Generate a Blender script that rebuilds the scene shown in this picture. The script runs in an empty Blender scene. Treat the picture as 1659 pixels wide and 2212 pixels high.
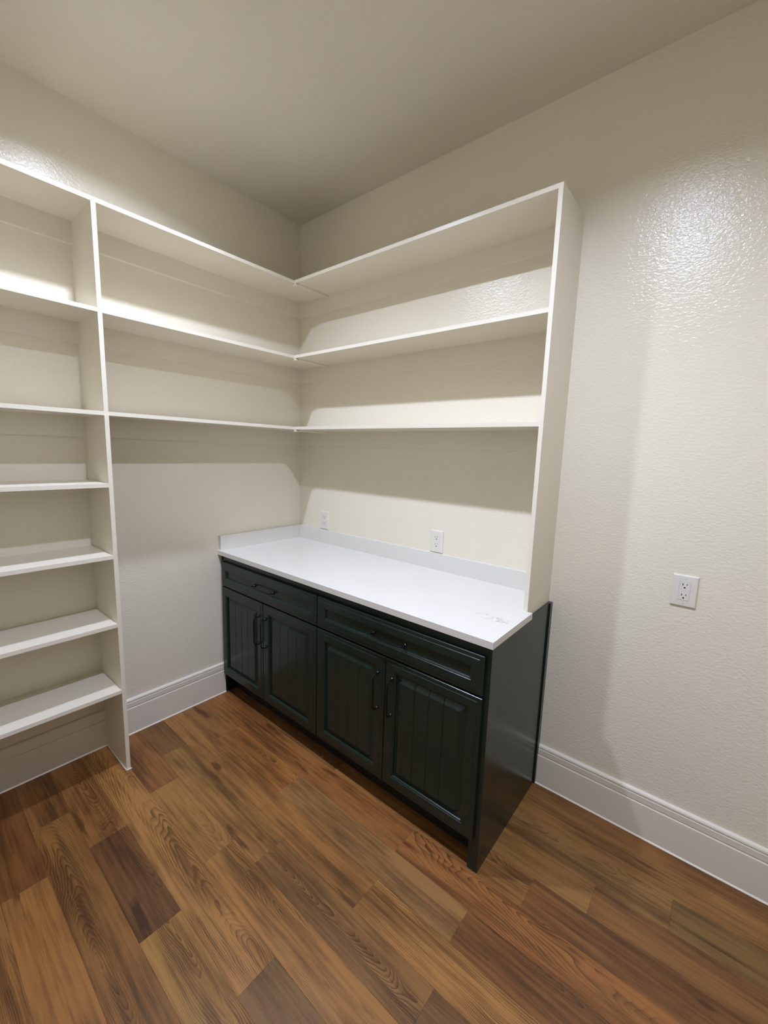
import bpy, bmesh, math, random
from mathutils import Vector, Matrix

# ------------------------------------------------------------------ camera, world, exposure
S = bpy.context.scene
COL = S.collection
random.seed(7)
W_PX, H_PX = 1659.0, 2212.0
F_PX = 899.82
YAW, PITCH, ROLL = 0.6882, -0.1449, 0.0321
cam_data = bpy.data.cameras.new('camera')
cam = bpy.data.objects.new('camera', cam_data)
COL.objects.link(cam)
cam_data.sensor_fit = 'VERTICAL'
cam_data.sensor_height = 24.0
cam_data.lens = F_PX * 24.0 / H_PX
cam_data.clip_start = 0.02
fwd = Vector((-math.sin(YAW) * math.cos(PITCH), math.cos(YAW) * math.cos(PITCH), math.sin(PITCH)))
rt0 = Vector((math.cos(YAW), math.sin(YAW), 0))
up0 = rt0.cross(fwd)
rt = math.cos(ROLL) * rt0 + math.sin(ROLL) * up0
up = -math.sin(ROLL) * rt0 + math.cos(ROLL) * up0
m3 = Matrix((rt, up, -fwd)).transposed()
cam.matrix_world = Matrix.Translation((2.3044, -1.8683, 1.5312)) @ m3.to_4x4()
S.camera = cam

world = bpy.data.worlds.new('world')
world.use_nodes = True
world.node_tree.nodes['Background'].inputs[0].default_value = (0.9, 0.92, 1.0, 1)
world.node_tree.nodes['Background'].inputs[1].default_value = 0.04
S.world = world

S.view_settings.view_transform = 'Standard'
S.view_settings.look = 'None'
S.view_settings.exposure = 0.0
S.view_settings.gamma = 1.0
S.view_settings.use_curve_mapping = False

LAMP_POWER = (2030.0, 2420.0)  # emission strengths of the two recessed ceiling lenses
LAMP_COLOUR = (0.915, 1.04, 1.385)
LAMPS = [(0.775, -1.21), (1.965, -1.21)]

CAN_DEPTH = 0.028             # how far each lens sits above the ceiling line

# ------------------------------------------------------------------ measures (metres)
RX, RY, RZ = 2.76, 2.30, 2.9455          # room: x 0..RX, y -RY..0
T = 0.0165                               # shelf board thickness
Z1, Z2, Z3, Z4, Z5, Z6, Z7 = 2.475, 2.0662, 1.6587, 1.3574, 1.0433, 0.7287, 0.4093
D = 0.272                                # left shelf depth
DR = 0.2653                              # right shelf depth
YD = 1.2337                              # right face of the upright on the left wall
XP = 1.7446                              # outer face of the right end panel
XC, DC = 1.7554, 0.597                   # cabinet right side, cabinet front
ZC, ZU = 0.914, 0.8885                   # counter top, counter underside
DF = 0.616                               # door and drawer front plane


def lin(r, g, b):
    f = lambda c: c / 12.92 if c <= 0.04045 else ((c + 0.055) / 1.055) ** 2.4
    return (f(r / 255), f(g / 255), f(b / 255), 1.0)


# ------------------------------------------------------------------ materials
def new_mat(name):
    m = bpy.data.materials.new(name)
    m.use_nodes = True
    nt = m.node_tree
    return m, nt, nt.nodes['Principled BSDF']


def node(nt, kind, **kw):
    n = nt.nodes.new(kind)
    for k, v in kw.items():
        setattr(n, k, v)
    return n


def math_n(nt, op, a, b=None, c=None, clamp=False):
    n = nt.nodes.new('ShaderNodeMath')
    n.operation = op
    n.use_clamp = clamp
    for i, v in enumerate((a, b, c)):
        if v is None:
            continue
        if isinstance(v, (int, float)):
            n.inputs[i].default_value = v
        else:
            nt.links.new(v, n.inputs[i])
    return n.outputs[0]


def noise_n(nt, vec, scale, detail=2.0, rough=0.5, dist=0.0):
    n = nt.nodes.new('ShaderNodeTexNoise')
    n.inputs['Scale'].default_value = scale
    n.inputs['Detail'].default_value = detail
    n.inputs['Roughness'].default_value = rough
    n.inputs['Distortion'].default_value = dist
    nt.links.new(vec, n.inputs['Vector'])
    return n.outputs['Fac']


def mapped(nt, vec, scale):
    n = nt.nodes.new('ShaderNodeMapping')
    n.inputs['Scale'].default_value = scale
    nt.links.new(vec, n.inputs['Vector'])
    return n.outputs['Vector']


def bump(nt, bsdf, height, strength, dist):
    b = nt.nodes.new('ShaderNodeBump')
    b.inputs['Strength'].default_value = strength
    b.inputs['Distance'].default_value = dist
    nt.links.new(height, b.inputs['Height'])
    nt.links.new(b.outputs['Normal'], bsdf.inputs['Normal'])


def paint(name, colour, rough, texture=0.0, spec=0.5, dist=0.004):
    """Wall, trim and cabinet paint; texture > 0 gives the rolled / sprayed drywall relief."""
    m, nt, b = new_mat(name)
    b.inputs['Roughness'].default_value = rough
    b.inputs['Specular IOR Level'].default_value = spec
    tc = nt.nodes.new('ShaderNodeTexCoord').outputs['Object']
    big = noise_n(nt, tc, 1.7, 2)
    mix = node(nt, 'ShaderNodeMix', data_type='RGBA')
    nt.links.new(big, mix.inputs['Factor'])
    mix.inputs['A'].default_value = tuple(c * 0.97 for c in colour[:3]) + (1,)
    mix.inputs['B'].default_value = tuple(min(1, c * 1.03) for c in colour[:3]) + (1,)
    nt.links.new(mix.outputs['Result'], b.inputs['Base Color'])
    if texture > 0:
        st = mapped(nt, tc, (1.0, 1.0, 1.5))
        a = noise_n(nt, st, 78, 2, 0.5, 0.6)
        c = noise_n(nt, st, 230, 1, 0.5)
        h = math_n(nt, 'MULTIPLY_ADD', c, 0.25, a)
        bump(nt, b, h, texture, dist)
    else:
        st = noise_n(nt, tc, 420, 1)
        bump(nt, b, st, 0.05, 0.001)
    return m


M = {}
WALL = (0.79, 0.722, 0.573)
M['wall'] = paint('wall_paint', WALL, 0.21, 0.36, 0.42)
M['ceiling'] = paint('ceiling_paint', (0.73, 0.665, 0.525), 0.6, 0.25, 0.3)
M['shelf'] = paint('shelf_paint', (0.785, 0.72, 0.58), 0.34, 0.0, 0.5)
M['trim'] = paint('trim_paint', (0.76, 0.70, 0.58), 0.33, 0.0, 0.5)
M['caulk'] = paint('caulk', (0.80, 0.745, 0.62), 0.4, 0.0, 0.5)
M['green'] = paint('green_cabinet_paint', (0.0095, 0.0200, 0.0140), 0.24, 0.0, 0.42)
M['toe'] = paint('toe_kick_paint', (0.008, 0.009, 0.007), 0.5, 0.0, 0.4)
M['plastic'] = paint('white_plastic', (0.74, 0.70, 0.60), 0.25, 0.0, 0.5)
M['slot'] = paint('slot_black', (0.01, 0.01, 0.01), 0.5, 0.0, 0.3)
M['screw'] = paint('screw_grey', (0.60, 0.57, 0.51), 0.3, 0.0, 0.5)
M['under'] = paint('underlay', (0.05, 0.035, 0.02), 0.8, 0.0, 0.2)


def make_black_metal():
    m, nt, b = new_mat('black_metal')
    b.inputs['Base Color'].default_value = (0.006, 0.006, 0.0065, 1)
    b.inputs['Metallic'].default_value = 0.3
    b.inputs['Roughness'].default_value = 0.26
    return m


def make_quartz():
    m, nt, b = new_mat('white_quartz')
    b.inputs['Roughness'].default_value = 0.22
    tc = nt.nodes.new('ShaderNodeTexCoord').outputs['Object']
    fine = noise_n(nt, tc, 300, 2)
    soft = noise_n(nt, tc, 3.0, 3)
    ramp = node(nt, 'ShaderNodeMix', data_type='RGBA')
    k = math_n(nt, 'MULTIPLY_ADD', fine, 0.3, math_n(nt, 'MULTIPLY', soft, 0.7))
    nt.links.new(k, ramp.inputs['Factor'])
    ramp.inputs['A'].default_value = (0.685, 0.652, 0.58, 1)
    ramp.inputs['B'].default_value = (0.735, 0.702, 0.628, 1)
    # a small cluster of grey veins near the front right corner of the slab
    sep = nt.nodes.new('ShaderNodeSeparateXYZ')
    nt.links.new(tc, sep.inputs[0])
    dx = math_n(nt, 'DIVIDE', math_n(nt, 'SUBTRACT', sep.outputs['X'], 1.672), 0.085)
    dy = math_n(nt, 'DIVIDE', math_n(nt, 'ADD', sep.outputs['Y'], 0.425), 0.035)
    rr = math_n(nt, 'SQRT', math_n(nt, 'ADD', math_n(nt, 'MULTIPLY', dx, dx), math_n(nt, 'MULTIPLY', dy, dy)))
    mask = math_n(nt, 'SUBTRACT', 1.0, rr, clamp=True)
    vein = noise_n(nt, mapped(nt, tc, (1.0, 1.7, 1.0)), 26, 4, 0.6, 0.8)
    line = math_n(nt, 'SUBTRACT', 1.0, math_n(nt, 'MULTIPLY', math_n(nt, 'ABSOLUTE', math_n(nt, 'SUBTRACT', vein, 0.5)), 16.0), clamp=True)
    blot = math_n(nt, 'MULTIPLY', math_n(nt, 'SUBTRACT', noise_n(nt, tc, 45, 2), 0.42, clamp=True), 5.0, clamp=True)
    f = math_n(nt, 'MULTIPLY', math_n(nt, 'MULTIPLY', math_n(nt, 'MULTIPLY', line, mask), blot), 1.8, clamp=True)
    mix = node(nt, 'ShaderNodeMix', data_type='RGBA')
    nt.links.new(f, mix.inputs['Factor'])
    nt.links.new(ramp.outputs['Result'], mix.inputs['A'])
    mix.inputs['B'].default_value = (0.22, 0.22, 0.22, 1)
    nt.links.new(mix.outputs['Result'], b.inputs['Base Color'])
    return m


def make_lens(power):
    m, nt, b = new_mat('lamp_lens')
    b.inputs['Base Color'].default_value = (0.9, 0.9, 0.9, 1)
    b.inputs['Emission Color'].default_value = LAMP_COLOUR + (1,)
    b.inputs['Emission Strength'].default_value = power
    return m


def attr(nt, name):
    n = nt.nodes.new('ShaderNodeAttribute')
    n.attribute_type = 'OBJECT'
    n.attribute_name = name
    return n.outputs['Fac']


def make_oak():
    """Oak plank: each plank object brings its own colour and its own grain numbers (seed, ring, axis, depth, tilt, knots)."""
    m, nt, b = new_mat('oak_plank')
    tc = nt.nodes.new('ShaderNodeTexCoord').outputs['Object']
    info = nt.nodes.new('ShaderNodeObjectInfo')
    sep = nt.nodes.new('ShaderNodeSeparateXYZ')
    nt.links.new(tc, sep.inputs[0])
    x, y = sep.outputs['X'], sep.outputs['Y']
    seed = attr(nt, 'seed')
    comb = nt.nodes.new('ShaderNodeCombineXYZ')
    nt.links.new(x, comb.inputs[0])
    nt.links.new(y, comb.inputs[1])
    nt.links.new(seed, comb.inputs[2])
    P = comb.outputs[0]
    w1 = math_n(nt, 'SUBTRACT', noise_n(nt, mapped(nt, P, (3.0, 9.0, 3.1)), 1.0, 2, 0.5), 0.5)
    w2 = math_n(nt, 'SUBTRACT', noise_n(nt, mapped(nt, P, (9.0, 30.0, 5.7)), 1.0, 2, 0.5), 0.5)
    yy = math_n(nt, 'ADD', math_n(nt, 'SUBTRACT', y, attr(nt, 'axis')), math_n(nt, 'ADD', math_n(nt, 'MULTIPLY', w1, 0.07), math_n(nt, 'MULTIPLY', w2, 0.010)))
    zz = math_n(nt, 'ADD', math_n(nt, 'MULTIPLY_ADD', x, attr(nt, 'tilt'), attr(nt, 'depth')), math_n(nt, 'MULTIPLY', w1, 0.05))
    r = math_n(nt, 'SQRT', math_n(nt, 'ADD', math_n(nt, 'MULTIPLY', yy, yy), math_n(nt, 'MULTIPLY', zz, zz)))
    fr = math_n(nt, 'FRACT', math_n(nt, 'MULTIPLY', r, math_n(nt, 'MULTIPLY', attr(nt, 'freq'), 1.9)))
    ringd = math_n(nt, 'MULTIPLY', math_n(nt, 'POWER', fr, 3.0), 1.45)
    # ragged ring edges: the pores break the line up
    pores = noise_n(nt, mapped(nt, P, (26.0, 620.0, 17.0)), 1.0, 1, 0.5)
    ringd = math_n(nt, 'MULTIPLY', ringd, math_n(nt, 'MULTIPLY_ADD', pores, 1.5, 0.25))
    fade = math_n(nt, 'MULTIPLY_ADD', noise_n(nt, mapped(nt, P, (3.5, 12.0, 21.0)), 1.0, 2), 2.6, -0.7, clamp=True)
    ringd = math_n(nt, 'MULTIPLY', ringd, fade)
    fibre = noise_n(nt, mapped(nt, P, (9.0, 420.0, 11.0)), 1.0, 2, 0.6)
    fib2 = noise_n(nt, mapped(nt, P, (3.0, 90.0, 7.0)), 1.0, 2, 0.5)
    blot = noise_n(nt, mapped(nt, P, (2.2, 14.0, 3.0)), 1.0, 3, 0.55)
    fine_blot = noise_n(nt, mapped(nt, P, (7.0, 30.0, 9.0)), 1.0, 3, 0.6)
    # knots
    vor = nt.nodes.new('ShaderNodeTexVoronoi')
    vor.inputs['Scale'].default_value = 1.0
    nt.links.new(mapped(nt, P, (2.6, 13.0, 1.0)), vor.inputs['Vector'])
    kd = math_n(nt, 'SUBTRACT', attr(nt, 'knots'), vor.outputs['Distance'])
    knot = math_n(nt, 'MULTIPLY', math_n(nt, 'ADD', kd, math_n(nt, 'MULTIPLY', math_n(nt, 'SUBTRACT', fine_blot, 0.5), 0.55)), 5.5, clamp=True)
    # darkness factor
    v = math_n(nt, 'MULTIPLY', ringd, attr(nt, 'ring'))
    v = math_n(nt, 'ADD', v, math_n(nt, 'MULTIPLY', math_n(nt, 'SUBTRACT', fibre, 0.5), 0.75))
    v = math_n(nt, 'ADD', v, math_n(nt, 'MULTIPLY', math_n(nt, 'SUBTRACT', fib2, 0.5), 1.5))
    v = math_n(nt, 'ADD', v, math_n(nt, 'MULTIPLY', math_n(nt, 'SUBTRACT', blot, 0.5), 2.3))
    v = math_n(nt, 'ADD', v, math_n(nt, 'MULTIPLY', math_n(nt, 'SUBTRACT', fine_blot, 0.5), 0.9))
    v = math_n(nt, 'ADD', v, math_n(nt, 'MULTIPLY', knot, 1.3))
    v = math_n(nt, 'ADD', v, 0.25, clamp=True)
    light = node(nt, 'ShaderNodeMix', data_type='RGBA', blend_type='MULTIPLY')
    light.inputs['Factor'].default_value = 1.0
    nt.links.new(info.outputs['Color'], light.inputs['A'])
    light.inputs['B'].default_value = (1.22, 1.22, 1.22, 1)
    dark = node(nt, 'ShaderNodeMix', data_type='RGBA', blend_type='MULTIPLY')
    dark.inputs['Factor'].default_value = 1.0
    nt.links.new(info.outputs['Color'], dark.inputs['A'])
    dark.inputs['B'].default_value = (0.40, 0.35, 0.31, 1)
    mix = node(nt, 'ShaderNodeMix', data_type='RGBA')
    nt.links.new(v, mix.inputs['Factor'])
    nt.links.new(light.outputs['Result'], mix.inputs['A'])
    nt.links.new(dark.outputs['Result'], mix.inputs['B'])
    # grey-green sapwood streaks
    gm = node(nt, 'ShaderNodeMix', data_type='RGBA', blend_type='MULTIPLY')
    g = math_n(nt, 'MULTIPLY', math_n(nt, 'SUBTRACT', noise_n(nt, mapped(nt, P, (1.6, 20.0, 13.0)), 1.0, 2), 0.5, clamp=True), 3.0, clamp=True)
    nt.links.new(g, gm.inputs['Factor'])
    nt.links.new(mix.outputs['Result'], gm.inputs['A'])
    gm.inputs['B'].default_value = (0.90, 1.04, 1.02, 1)
    nt.links.new(gm.outputs['Result'], b.inputs['Base Color'])
    b.inputs['Roughness'].default_value = 0.42
    b.inputs['Specular IOR Level'].default_value = 0.35
    h = math_n(nt, 'MULTIPLY_ADD', ringd, -0.5, math_n(nt, 'MULTIPLY', fibre, 0.6))
    bump(nt, b, h, 0.12, 0.0012)
    return m


M['black'] = make_black_metal()
M['quartz'] = make_quartz()
M['lens'] = [make_lens(p) for p in LAMP_POWER]
M['oak'] = make_oak()


# ------------------------------------------------------------------ mesh helpers
def obj(name, bm, mat, parent=None, bevel=0.0, seg=2, smooth=False):
    if bevel > 0:
        es = [e for e in bm.edges if len(e.link_faces) == 2 and e.calc_face_angle(0) > 0.5]
        bmesh.ops.bevel(bm, geom=es, offset=bevel, segments=seg, affect='EDGES', profile=0.5, clamp_overlap=True)
    bmesh.ops.recalc_face_normals(bm, faces=bm.faces)
    me = bpy.data.meshes.new(name)
    bm.to_mesh(me)
    bm.free()
    me.materials.append(mat)
    if smooth:
        for p in me.polygons:
            p.use_smooth = True
    o = bpy.data.objects.new(name, me)
    COL.objects.link(o)
    if parent is not None:
        o.parent = parent
        root = parent
        off = Vector((0, 0, 0))
        while root is not None:
            off += root.location
            root = root.parent
        me.transform(Matrix.Translation(-off))
    return o


def box(bm, x0, x1, y0, y1, z0, z1):
    vs = [bm.verts.new(p) for p in ((x0, y0, z0), (x1, y0, z0), (x1, y1, z0), (x0, y1, z0),
                                    (x0, y0, z1), (x1, y0, z1), (x1, y1, z1), (x0, y1, z1))]
    for f in ((3, 2, 1, 0), (4, 5, 6, 7), (0, 1, 5, 4), (1, 2, 6, 5), (2, 3, 7, 6), (3, 0, 4, 7)):
        bm.faces.new([vs[i] for i in f])
    return bm


def B(*a):
    return box(bmesh.new(), *a)


def prism(bm, pts, axis, a0, a1):
    """Extrude a closed 2D outline along an axis. axis 'x': pts are (y,z); 'y': (x,z); 'z': (x,y)."""
    def P(p, a):
        return {'x': (a, p[0], p[1]), 'y': (p[0], a, p[1]), 'z': (p[0], p[1], a)}[axis]
    A = [bm.verts.new(P(p, a0)) for p in pts]
    C = [bm.verts.new(P(p, a1)) for p in pts]
    n = len(pts)
    for i in range(n):
        j = (i + 1) % n
        bm.faces.new((A[i], A[j], C[j], C[i]))
    bm.faces.new(A[::-1])
    bm.faces.new(C)
    return bm


def tube(bm, pts, r, n=10):
    """Round bar swept along a path."""
    pts = [Vector(p) for p in pts]
    rings = []
    nrm = None
    for i, p in enumerate(pts):
        if i == 0:
            t = pts[1] - p
        elif i == len(pts) - 1:
            t = p - pts[i - 1]
        else:
            t = (pts[i + 1] - p).normalized() + (p - pts[i - 1]).normalized()
        t.normalize()
        if nrm is None:
            nrm = t.orthogonal().normalized()
        nrm = (nrm - t * nrm.dot(t)).normalized()
        bn = t.cross(nrm)
        rings.append([bm.verts.new(p + r * (math.cos(2 * math.pi * k / n) * nrm + math.sin(2 * math.pi * k / n) * bn)) for k in range(n)])
    for a, c in zip(rings, rings[1:]):
        for k in range(n):
            bm.faces.new((a[k], a[(k + 1) % n], c[(k + 1) % n], c[k]))
    bm.faces.new(rings[0][::-1])
    bm.faces.new(rings[-1])
    return bm


def disc_stack(bm, c, prof, axis='y', n=16):
    """Lathe around an axis through c; prof is a list of (radius, offset along axis)."""
    rings = []
    for r, d in prof:
        ring = []
        for k in range(n):
            a = 2 * math.pi * k / n
            u, v = r * math.cos(a), r * math.sin(a)
            p = {'y': (c[0] + u, c[1] + d, c[2] + v), 'z': (c[0] + u, c[1] + v, c[2] + d), 'x': (c[0] + d, c[1] + u, c[2] + v)}[axis]
            ring.append(bm.verts.new(p))
        rings.append(ring)
    for a, c2 in zip(rings, rings[1:]):
        for k in range(n):
            bm.faces.new((a[k], a[(k + 1) % n], c2[(k + 1) % n], c2[k]))
    bm.faces.new(rings[0][::-1])
    bm.faces.new(rings[-1])
    return bm


def disc_shell(c, prof, n=40):
    """Closed ring of revolution around the vertical through c."""
    bm = bmesh.new()
    rings = [[bm.verts.new((c[0] + r * math.cos(2 * math.pi * k / n), c[1] + r * math.sin(2 * math.pi * k / n), c[2] + d)) for k in range(n)] for r, d in prof]
    for a, b in zip(rings, rings[1:] + rings[:1]):
        for k in range(n):
            bm.faces.new((a[k], a[(k + 1) % n], b[(k + 1) % n], b[k]))
    return bm


def thing(name, label, cat, loc, group=None):
    o = bpy.data.objects.new(name, None)
    o.empty_display_size = 0.1
    COL.objects.link(o)
    o.location = loc
    o['label'] = label
    o['category'] = cat
    if group:
        o['group'] = group
    return o


def struct(name, bm, mat, **kw):
    o = obj(name, bm, mat, **kw)
    o['kind'] = 'structure'
    return o


# ------------------------------------------------------------------ room shell
TH = 0.1
struct('wall_left', B(-TH, 0, -RY - TH, TH, -0.05, RZ + TH), M['wall'])
struct('wall_right', B(0, RX + TH, 0, TH, -0.05, RZ + TH), M['wall'])
DY0, DY1, DZ = -2.00, -1.14, 2.04         # unseen open doorway, added beside the camera to cut low bounce light
ws = bmesh.new()
box(ws, RX, RX + TH, DY1, 0, -0.05, RZ + TH)
box(ws, RX, RX + TH, -RY - TH, DY0, -0.05, RZ + TH)
box(ws, RX, RX + TH, DY0, DY1, DZ, RZ + TH)
struct('wall_side', ws, M['wall'])
struct('wall_back', B(0, RX, -RY - TH, -RY, -0.05, RZ + TH), M['wall'])


def ceiling_mesh():
    """Ceiling slab with a round hole for each recessed lamp."""
    bm = bmesh.new()
    HR, SQ, n = .057, .12, 32
    xs = [0] + [v for lx, _ in LAMPS for v in (lx - SQ, lx + SQ)] + [RX]
    ly = LAMPS[0][1]
    ys = [-RY, ly - SQ, ly + SQ, 0]
    for i in range(len(xs) - 1):
        for j in range(3):
            if j == 1 and i in (1, 3):
                cx = LAMPS[(i - 1) // 2][0]
                pa, pb, pt = [], [], []
                for k in range(n):
                    a = 2 * math.pi * k / n
                    u, v = math.cos(a), math.sin(a)
                    q = SQ / max(abs(u), abs(v))
                    pa.append(bm.verts.new((cx + u * HR, ly + v * HR, RZ)))
                    pb.append(bm.verts.new((cx + u * q, ly + v * q, RZ)))
                for k in range(n):
                    m = (k + 1) % n
                    bm.faces.new((pa[k], pa[m], pb[m], pb[k]))
            else:
                bm.faces.new([bm.verts.new(p) for p in ((xs[i], ys[j], RZ), (xs[i], ys[j + 1], RZ), (xs[i + 1], ys[j + 1], RZ), (xs[i + 1], ys[j], RZ))])
    box(bm, 0, RX, -RY, 0, RZ + TH, RZ + TH + .02)
    return bm


ceil = struct('ceiling', ceiling_mesh(), M['ceiling'])
floor = struct('floor', B(0, RX, -RY, 0, -0.06, -0.0125), M['under'])

# oak planks, laid along x; every plank is a part of the floor
PW = 0.1268
Y0 = -0.093
# row -> list of (x end, colour, ring strength, axis offset, depth, tilt, ring frequency, knots)
R_ = {
    -1: [(1.1, (120, 84, 54), .4, .2, .05, .0, 160, 0), (RX, (122, 84, 52), .5, .12, .06, .02, 150, 0)],
    0: [(.8, (120, 84, 54), .4, .2, .05, .0, 160, 0), (RX, (142, 104, 64), .45, .16, .05, .03, 140, .10)],
    1: [(1.2, (120, 84, 54), .4, .2, .05, .0, 160, 0), (2.323, (132, 100, 66), .5, .05, .05, .05, 150, .16), (RX, (110, 86, 56), .2, .2, .04, .0, 150, .0)],
    2: [(2.103, (142, 104, 66), .4, .15, .05, .02, 140, .05), (RX, (126, 88, 56), .45, .13, .05, .02, 150, .12)],
    3: [(1.0, (120, 84, 54), .4, .2, .05, .0, 160, 0), (1.924, (146, 104, 64), .9, .03, .02, .06, 130, 0), (RX, (124, 82, 50), .6, .14, .05, .03, 160, .06)],
    4: [(1.477, (140, 90, 54), .25, .2, .05, .01, 150, .16), (RX, (146, 96, 58), .85, .02, .09, -.06, 150, .03)],
    5: [(.380, (128, 88, 54), .4, .06, .03, .1, 150, .26), (.907, (164, 110, 64), .75, .03, .03, .09, 170, .10), (1.793, (142, 106, 72), .3, .2, .05, .01, 140, 0), (RX, (118, 78, 46), .55, .06, .05, .03, 150, .12)],
    6: [(1.495, (150, 106, 64), .4, .12, .05, .03, 130, .14), (RX, (166, 120, 72), .95, .075, .012, .025, 95, 0)],
    7: [(.300, (106, 74, 48), .3, .1, .05, .05, 150, .22), (1.112, (146, 108, 66), .45, .08, .04, .05, 150, .27), (1.820, (128, 94, 60), 1.15, .0, .03, .075, 210, 0), (RX, (104, 76, 48), .5, .05, .05, .03, 150, .06)],
    8: [(.494, (128, 84, 52), .25, .2, .05, .01, 150, .08), (.972, (148, 110, 66), .5, .02, .04, .10, 110, .17), (RX, (154, 110, 66), .8, .03, .02, .05, 120, .05)],
    9: [(1.411, (160, 116, 72), .85, .02, .06, -.075, 120, .04), (RX, (108, 82, 54), .35, .16, .04, .02, 150, .0)],
    10: [(.592, (134, 92, 56), .7, .02, .04, .12, 130, .2), (1.068, (92, 60, 38), .6, .06, .04, .06, 150, .2), (RX, (152, 114, 68), .85, .02, .06, .07, 120, .03)],
    11: [(.350, (122, 82, 50), .3, .15, .05, .02, 150, .16), (RX, (122, 84, 48), .75, -.02, .05, .11, 130, .06)],
    12: [(.607, (100, 62, 34), .3, .15, .05, .02, 150, .08), (RX, (142, 98, 56), .3, .18, .05, .01, 150, .14)],
    13: [(1.3, (136, 94, 56), .4, .1, .05, .03, 150, .08), (RX, (124, 86, 52), .4, .2, .05, .02, 150, .05)],
}
for k in range(14, 17):
    R_[k] = [(0.9 + 0.3 * (k % 3), (136, 96, 58), .4, .1, .05, .03, 150, .05), (RX, (124, 86, 52), .5, .05, .05, .05, 150, .05)]
FLOOR_GAIN = (0.92, 0.85, 0.63)
seed = 1.0
for k in sorted(R_):
    ya = min(0.0, Y0 - PW * k)
    yb = max(-RY, Y0 - PW * (k + 1))
    if yb >= ya:
        continue
    xa = 0.0
    for (xe, c, ring, axis, depth, tilt, freq, knots) in R_[k]:
        cx, cy = (xa + xe) / 2, (ya + yb) / 2
        hx, hy = (xe - xa) / 2 - 0.0001, (ya - yb) / 2 - 0.0001
        dz = random.uniform(-0.00025, 0.0)
        b_ = 0.0003
        bm = bmesh.new()
        lo = [bm.verts.new((sx * hx, sy * hy, -0.012)) for sx, sy in ((-1, -1), (1, -1), (1, 1), (-1, 1))]
        mi = [bm.verts.new((sx * hx, sy * hy, dz - b_)) for sx, sy in ((-1, -1), (1, -1), (1, 1), (-1, 1))]
        hi = [bm.verts.new((sx * (hx - b_), sy * (hy - b_), dz)) for sx, sy in ((-1, -1), (1, -1), (1, 1), (-1, 1))]
        bm.faces.new(hi)
        bm.faces.new(lo[::-1])
        for q, w in ((lo, mi), (mi, hi)):
            for i in range(4):
                j = (i + 1) % 4
                bm.faces.new((q[i], q[j], w[j], w[i]))
        p = obj('plank', bm, M['oak'], parent=floor)
        p.location = (cx, cy, 0)
        c = tuple(0.75 * u + 0.25 * w for u, w in zip(c, (137, 99, 58)))
        cl = lin(*c)
        p.color = (cl[0] * FLOOR_GAIN[0], cl[1] * FLOOR_GAIN[1], cl[2] * FLOOR_GAIN[2], 1)
        p['seed'] = seed
        p['ring'] = float(ring)
        p['axis'] = float(axis)
        p['depth'] = float(depth)
        p['tilt'] = float(tilt)
        p['freq'] = float(freq)
        p['knots'] = float(knots)
        seed += 3.37
        xa = xe

# baseboards: flat board, bead, groove, flat band, groove, rounded top
PROF = [(0, 0), (.0159, 0), (.0159, .1415), (.0152, .1440), (.0135, .1460), (.0105, .1465), (.0105, .1505), (.0140, .1515),
        (.0142, .1745), (.0132, .1760), (.0100, .1765), (.0100, .1795), (.0128, .1805), (.0132, .1840), (.0122, .1885),
        (.0098, .1920), (.0060, .1942), (.0, .1948)]


# behind the short shelves the board is flush above its one groove
PROF_PLAIN = [(0, 0), (.0159, 0), (.0159, .1390), (.0115, .1400), (.0115, .1440), (.0159, .1450), (.0159, .1900), (.0120, .1948), (0, .1948)]


def baseboard(name, side, a0, a1, plain=False):
    if side == 'left':
        o = struct(name, prism(bmesh.new(), PROF_PLAIN if plain else PROF, 'y', a0, a1), M['trim'])
        c = prism(bmesh.new(), [(.0159, 0), (.0205, 0), (.0185, .0030), (.0159, .0055)], 'y', a0, a1)
    elif side == 'right':
        o = struct(name, prism(bmesh.new(), [(-d, z) for d, z in PROF], 'x', a0, a1), M['trim'])
        c = prism(bmesh.new(), [(-d, z) for d, z in ((.0159, 0), (.0205, 0), (.0185, .0030), (.0159, .0055))], 'x', a0, a1)
    elif side == 'side':
        o = struct(name, prism(bmesh.new(), [(RX - d, z) for d, z in PROF], 'y', a0, a1), M['trim'])
        c = prism(bmesh.new(), [(RX - d, z) for d, z in ((.0159, 0), (.0205, 0), (.0185, .0030), (.0159, .0055))], 'y', a0, a1)
    else:
        o = struct(name, prism(bmesh.new(), [(-RY + d, z) for d, z in PROF], 'x', a0, a1), M['trim'])
        c = prism(bmesh.new(), [(-RY + d, z) for d, z in ((.0159, 0), (.0205, 0), (.0185, .0030), (.0159, .0055))], 'x', a0, a1)
    obj('caulk_line', c, M['caulk'], parent=o)
    return o


baseboard('baseboard_left', 'left', -YD, -DC - 0.0005)
baseboard('baseboard_left', 'left', -RY + T + 0.001, -YD - T, plain=True)
baseboard('baseboard_right', 'right', XC + 0.0075, RX - 0.0165)
baseboard('baseboard_side', 'side', -RY, DY0 - .085)
baseboard('baseboard_side', 'side', DY1 + .085, 0)
dc = bmesh.new()  # casing around the added doorway, also unseen
box(dc, RX - .018, RX, DY0 - .085, DY0, 0, DZ + .085)
box(dc, RX - .018, RX, DY1, DY1 + .085, 0, DZ + .085)
box(dc, RX - .018, RX, DY0, DY1, DZ, DZ + .085)
struct('trim_1', dc, M['trim'], bevel=.003)
baseboard('baseboard_back', 'back', D + 0.02, RX - 0.0165)

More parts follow.
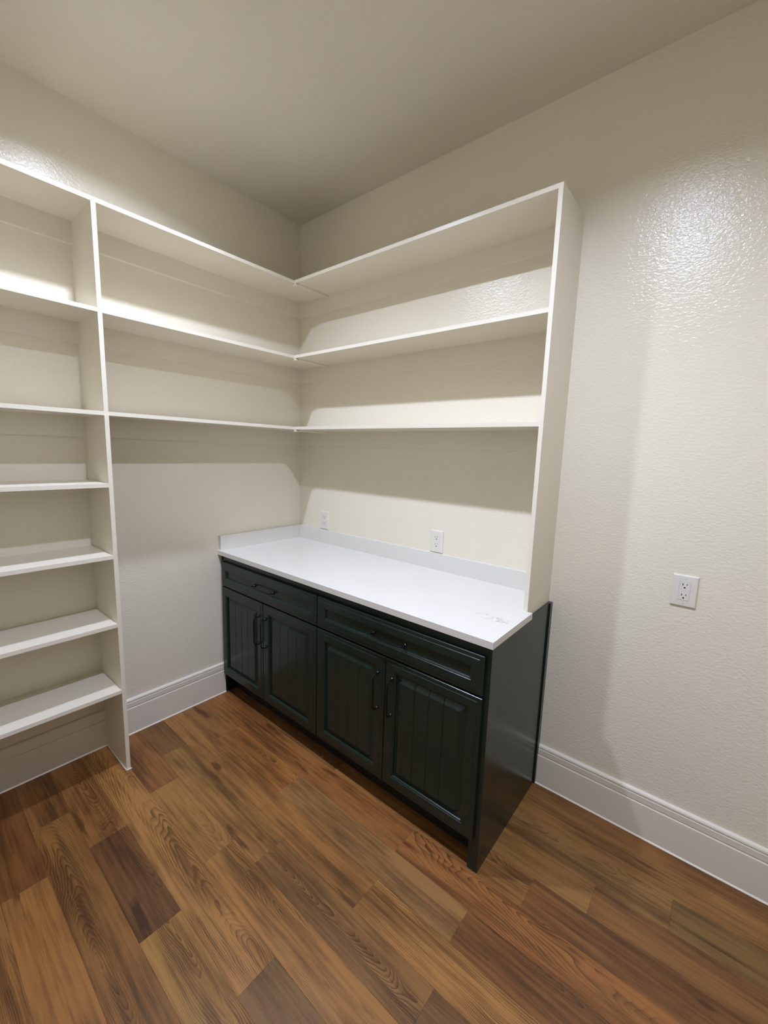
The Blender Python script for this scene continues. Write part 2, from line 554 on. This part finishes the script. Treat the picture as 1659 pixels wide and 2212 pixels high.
# ------------------------------------------------------------------ shelving on the left wall
BV = 0.0012
YE = RY                                    # far end of the shelving, out of view
sh = thing('wall_shelving', 'off-white built-in shelf unit on the left wall, with an upright standing on the floor', 'shelving', (0, -YD, 0))
for z in (Z1, Z2, Z3):                     # the three long shelves run from the corner past the upright
    obj('shelf', B(0, D, -YE, 0, z - T, z), M['shelf'], sh, BV)
for z in (Z4, Z5, Z6, Z7):                 # short shelves left of the upright
    obj('shelf', B(0, D + .002, -YE + T, -YD - T, z - T, z), M['shelf'], sh, BV)
for za, zb in ((Z2, Z1 - T), (Z3, Z2 - T), (0.0, Z3 - T)):
    obj('upright', B(0, D + (.0 if za else .0024), -YD - T, -YD, za, zb), M['shelf'], sh, BV)
    obj('upright', B(0, D, -YE, -YE + T, za, zb), M['shelf'], sh, BV)
for z in (Z1, Z2, Z3):                     # wall cleats under the long shelves
    obj('cleat', B(0, .018, -YD, -.018, z - T - .090, z - T), M['shelf'], sh, .0045, 2)
    obj('cleat', B(0, .018, -YE + T, -YD - T, z - T - .090, z - T), M['shelf'], sh, .0045, 2)
for z in (Z4, Z5, Z6, Z7):
    obj('cleat', B(0, .018, -YE + T, -YD - T, z - T - .038, z - T), M['shelf'], sh, .0015)
cb = bmesh.new()
box(cb, .021, D + .006, -YD - T - .004, -YD - T, 0, .004)
box(cb, D + .0024, D + .0065, -YD - T - .004, -YD + .004, 0, .004)
obj('caulk_line', cb, M['caulk'], sh)

# ------------------------------------------------------------------ shelving on the right wall, over the counter
cs = thing('wall_shelving', 'off-white built-in shelves above the white counter, closed on the right by an end panel', 'shelving', (XP, 0, ZU))
for z in (Z1, Z2, Z3):
    obj('shelf', B(D, XP, -DR, 0, z - T, z), M['shelf'], cs, BV)
for za, zb in ((Z2, Z1 - T), (Z3, Z2 - T), (ZU, Z3 - T)):
    obj('end_panel', B(XP - T, XP, -DR, 0, za, zb), M['shelf'], cs, BV)
for z in (Z1, Z2, Z3):
    obj('cleat', B(.0, XP - T, -.018, 0, z - T - .090, z - T), M['shelf'], cs, .0045, 2)
    bm = prism(bmesh.new(), [(D - .007, z - T), (D + .011, z - T), (D + .020, z - T - .012), (D - .016, z - T - .012)], 'y', -DR + .001, -DR + .016)
    prism(bm, [(D - .014, z - T), (D + .018, z - T), (D + .018, z - T - .008), (D + .014, z - T - .011), (D - .010, z - T - .011), (D - .014, z - T - .008)], 'y', -DR + .016, -.018)
    obj('joint_strip', bm, M['shelf'], cs, .0008)

# ------------------------------------------------------------------ base cabinet
cab = thing('base_cabinet', 'dark green base cabinet with two drawers over four doors under the white counter', 'cabinet', (XC / 2, -DC / 2, 0))
TKY, TKZ = -0.515, 0.128
bm = bmesh.new()
box(bm, .001, XC - .019, TKY, -.001, TKZ, .146)            # bottom
box(bm, .001, XC - .019, -.012, -.001, .146, ZU)           # back
box(bm, .001, .019, -DC + .019, -.012, TKZ, ZU)            # left side
box(bm, .870, .888, -DC + .019, -.012, .146, ZU)           # partition
obj('carcass', bm, M['green'], cab)
obj('toe_kick', B(.001, XC - .019, TKY - .012, TKY, 0, TKZ), M['toe'], cab)
bm = prism(bmesh.new(), [(-DC, 0), (-.0005, 0), (-.0005, ZU), (-DC, ZU)], 'x', XC - .019, XC)
obj('side_panel', bm, M['green'], cab, .0015)
ff = bmesh.new()
Y0f, Y1f = -DC, -DC + .019
box(ff, .001, .030, Y0f, Y1f, TKZ, ZU)
box(ff, .868, .898, Y0f, Y1f, TKZ, ZU)
box(ff, XC - .040, XC - .019, Y0f, Y1f, 0.0, ZU)
for x0, x1 in ((.030, .868), (.898, XC - .040)):
    box(ff, x0, x1, Y0f, Y1f, .842, ZU)
    box(ff, x0, x1, Y0f, Y1f, .680, .715)
    box(ff, x0, x1, Y0f, Y1f, TKZ, .150)
box(ff, .001, .020, -DC, TKY - .012, 0.0, TKZ)
obj('face_frame', ff, M['green'], cab)
obj('scribe_strip', B(XC, XC + .0065, -.028, -.0005, 0, ZU), M['green'], cab, .0015)


def rect_loops(bm, x0, x1, z0, z1, prof, close_last=False):
    """Concentric rectangles: prof is a list of (inset, depth behind the front plane)."""
    loops = []
    for ins, dep in prof:
        y = -DF + dep
        loops.append([bm.verts.new(p) for p in ((x0 + ins, y, z0 + ins), (x1 - ins, y, z0 + ins), (x1 - ins, y, z1 - ins), (x0 + ins, y, z1 - ins))])
    for a, c in zip(loops, loops[1:]):
        for i in range(4):
            j = (i + 1) % 4
            bm.faces.new((a[i], a[j], c[j], c[i]))
    if close_last:
        bm.faces.new(loops[-1])
    bm.faces.new(loops[0][::-1])
    return bm


FRAME = [(0, .0185), (0, .0045), (.0012, .0027), (.0030, .0022), (.0155, .0022), (.0168, .0008), (.0185, 0), (.0450, 0),
         (.0462, .0007), (.0472, .0022), (.0490, .0022), (.0508, .0027), (.0524, .0040), (.0536, .0060), (.0543, .0084), (.0545, .0105)]


def handle(parent, horiz, cx, cz, half):
    """Slim black bow pull on two flared posts."""
    out = 0.030
    path = []
    a = half
    pts = [(-a, .0), (-a, .017), (-a + .0015, .0225), (-a + .006, .0275), (-a + .013, out), (-a * .5, out + .0012), (0, out + .0016)]
    pts = pts + [(-u, v) for u, v in pts[-2::-1]]
    for u, v in pts:
        path.append((cx + u, -DF - v + 0.0, cz) if horiz else (cx, -DF - v, cz + u))
    bm = tube(bmesh.new(), path, .0037, 10)
    for s in (-1, 1):
        c = (cx + s * a, -DF, cz) if horiz else (cx, -DF, cz + s * a)
        disc_stack(bm, c, [(.0085, 0), (.0085, -.0025), (.0062, -.006), (.0044, -.011)], 'y', 14)
    return obj('pull_handle', bm, M['black'], parent, smooth=False)


def drawer(x0, x1, z0, z1, hx, half):
    d = obj('drawer', rect_loops(bmesh.new(), x0, x1, z0, z1, FRAME), M['green'], cab)
    i = .0545
    bm = bmesh.new()
    box(bm, x0 + i, x1 - i, -DF + .0095, -DF + .0165, z0 + i, z1 - i)
    obj('center_panel', bm, M['green'], d)
    # the drawer pull is screwed to the recessed panel
    h = handle(d, True, hx, (z0 + z1) / 2, half)
    h.location.y += .0095
    return d


def door(x0, x1, z0, z1, hx):
    d = obj('door', rect_loops(bmesh.new(), x0, x1, z0, z1, FRAME), M['green'], cab)
    i = .0545
    xl, xr, zl, zh = x0 + i, x1 - i, z0 + i, z1 - i
    bm = bmesh.new()
    bev, low, high = .022, .0105, .0020
    n = 4
    xs = [xl, xl + .006, xl + .006 + bev]
    wa, wb = xl + .006 + bev, xr - .006 - bev
    gro = []
    for q in range(1, n):
        c = wa + (wb - wa) * q / n
        gro.append(c)
        xs += [c - .0022, c, c + .0022]
    xs += [wb, xr - .006, xr]
    zs = [zl, zl + .006, zl + .006 + bev, zh - .006 - bev, zh - .006, zh]
    grid = []
    for x in xs:
        row = []
        for z in zs:
            e = min(x - xl, xr - x, z - zl, zh - z)
            t = max(0.0, min(1.0, (e - .006) / bev))
            dep = low + (high - low) * t
            if any(abs(x - c) < 1e-6 for c in gro):
                dep += .0022 * (1 if t > 0 else 0)
            row.append(bm.verts.new((x, -DF + dep, z)))
        grid.append(row)
    for a in range(len(xs) - 1):
        for c in range(len(zs) - 1):
            bm.faces.new((grid[a][c], grid[a + 1][c], grid[a + 1][c + 1], grid[a][c + 1]))
    # rim and back so that the panel is a solid board
    back = {}
    for a in range(len(xs)):
        for c in range(len(zs)):
            if a in (0, len(xs) - 1) or c in (0, len(zs) - 1):
                back[(a, c)] = bm.verts.new((xs[a], -DF + .0165, zs[c]))
    ring = [(a, 0) for a in range(len(xs))] + [(len(xs) - 1, c) for c in range(1, len(zs))] + \
           [(a, len(zs) - 1) for a in range(len(xs) - 2, -1, -1)] + [(0, c) for c in range(len(zs) - 2, 0, -1)]
    for u, v in zip(ring, ring[1:] + ring[:1]):
        bm.faces.new((grid[u[0]][u[1]], back[u], back[v], grid[v[0]][v[1]]))
    bm.faces.new([back[u] for u in ring])
    obj('center_panel', bm, M['green'], d)
    handle(d, False, hx, (.457 + .619) / 2, .079)
    return d


drawer(.026, .880, .703, .850, .449, .085)
drawer(.887, 1.736, .703, .850, 1.314, .083)
door(.026, .4445, .1345, .6945, .409)
door(.4485, .880, .1345, .6945, .474)
door(.887, 1.3050, .1345, .6945, 1.270)
door(1.3090, 1.736, .1345, .6945, 1.345)

# ------------------------------------------------------------------ countertop
ct = thing('countertop', 'white quartz countertop with a low backsplash along both walls, on the green cabinet', 'countertop', (0, 0, ZU))
bm = prism(bmesh.new(), [(0, 0), (0, -.621), (1.7658, -.621), (1.7658, -DR), (XP - T, -DR), (XP - T, 0)], 'z', ZU, ZC)
slab = obj('slab', bm, M['quartz'], ct, .0014, 2)
obj('backsplash', B(.0197, XP - T, -.0197, 0, ZC, 1.002), M['quartz'], ct, .0012)
obj('backsplash', B(0, .0197, -.611, 0, ZC, 1.002), M['quartz'], ct, .0012)


# ------------------------------------------------------------------ wall outlets
def outlet(cx, cz, label):
    t = thing('wall_outlet', label, 'outlet', (cx, 0, cz), 'white duplex outlets on the right wall')
    hw, hh = .0395, .0595
    bm = bmesh.new()
    # domed cover plate with a rectangular opening
    lo = []
    for ins, dep in ((0, 0), (0, -.0030), (.0035, -.0066), (hw - .0172, -.0074), (hw - .0172, -.0040)):
        w, h = hw - ins, (hh - ins if ins < .01 else .0340)
        lo.append([bm.verts.new((cx + sx * w, dep, cz + sz * h)) for sx, sz in ((-1, -1), (1, -1), (1, 1), (-1, 1))])
    for a, c in zip(lo, lo[1:]):
        for i in range(4):
            j = (i + 1) % 4
            bm.faces.new((a[i], a[j], c[j], c[i]))
    bm.faces.new(lo[0][::-1])
    obj('cover_plate', bm, M['plastic'], t)
    r = obj('receptacle', B(cx - .0168, cx + .0168, -.0082, -.0030, cz - .0336, cz + .0336), M['plastic'], t, .0008)
    for s in (1, -1):
        c0 = cz + s * .0195
        obj('slot', B(cx - .0074, cx - .0052, -.0085, -.0080, c0 + .0015, c0 + .0095), M['slot'], r)
        obj('slot', B(cx + .0052, cx + .0072, -.0085, -.0080, c0 + .0025, c0 + .0090), M['slot'], r)
        g = disc_stack(bmesh.new(), (cx, -.0080, c0 - .0062), [(.0030, 0), (.0030, -.0005)], 'y', 12)
        obj('ground_hole', g, M['slot'], r)
    for s in (1, -1):
        g = disc_stack(bmesh.new(), (cx, -.0070, cz + s * .0475), [(.0024, .001), (.0024, -.0004), (.0017, -.0008)], 'y', 12)
        obj('screw', g, M['screw'], t)
    return t


outlet(2.2240, 1.0540, 'white duplex outlet alone on the bare wall right of the end panel')
outlet(0.2612, 1.0635, 'small white duplex outlet above the counter backsplash near the room corner')
outlet(1.1420, 1.0640, 'white duplex outlet above the middle of the counter backsplash')

# ------------------------------------------------------------------ recessed ceiling lights (just above the picture)
for i, (lx, ly) in enumerate(LAMPS):
    t = thing('recessed_light', ['round recessed ceiling light nearer the left shelves', 'round recessed ceiling light nearer the bare right wall'][i],
              'ceiling light', (lx, ly, RZ), 'recessed ceiling lights')
    # trim ring with a conical baffle that runs up into the ceiling, and the lens set back at its top
    ring = disc_shell((lx, ly, RZ), [(.066, 0), (.066, -.0020), (.063, -.0035), (.055, -.0040), (.052, -.0020), (.0370, CAN_DEPTH - .002), (.056, CAN_DEPTH - .002), (.056, 0)])
    obj('trim_ring', ring, M['plastic'], t)
    lens = disc_stack(bmesh.new(), (lx, ly, RZ), [(.0365, CAN_DEPTH), (.0365, CAN_DEPTH - .003), (.022, CAN_DEPTH - .004)], 'z', 32)
    obj('lens', lens, M['lens'][i], t)
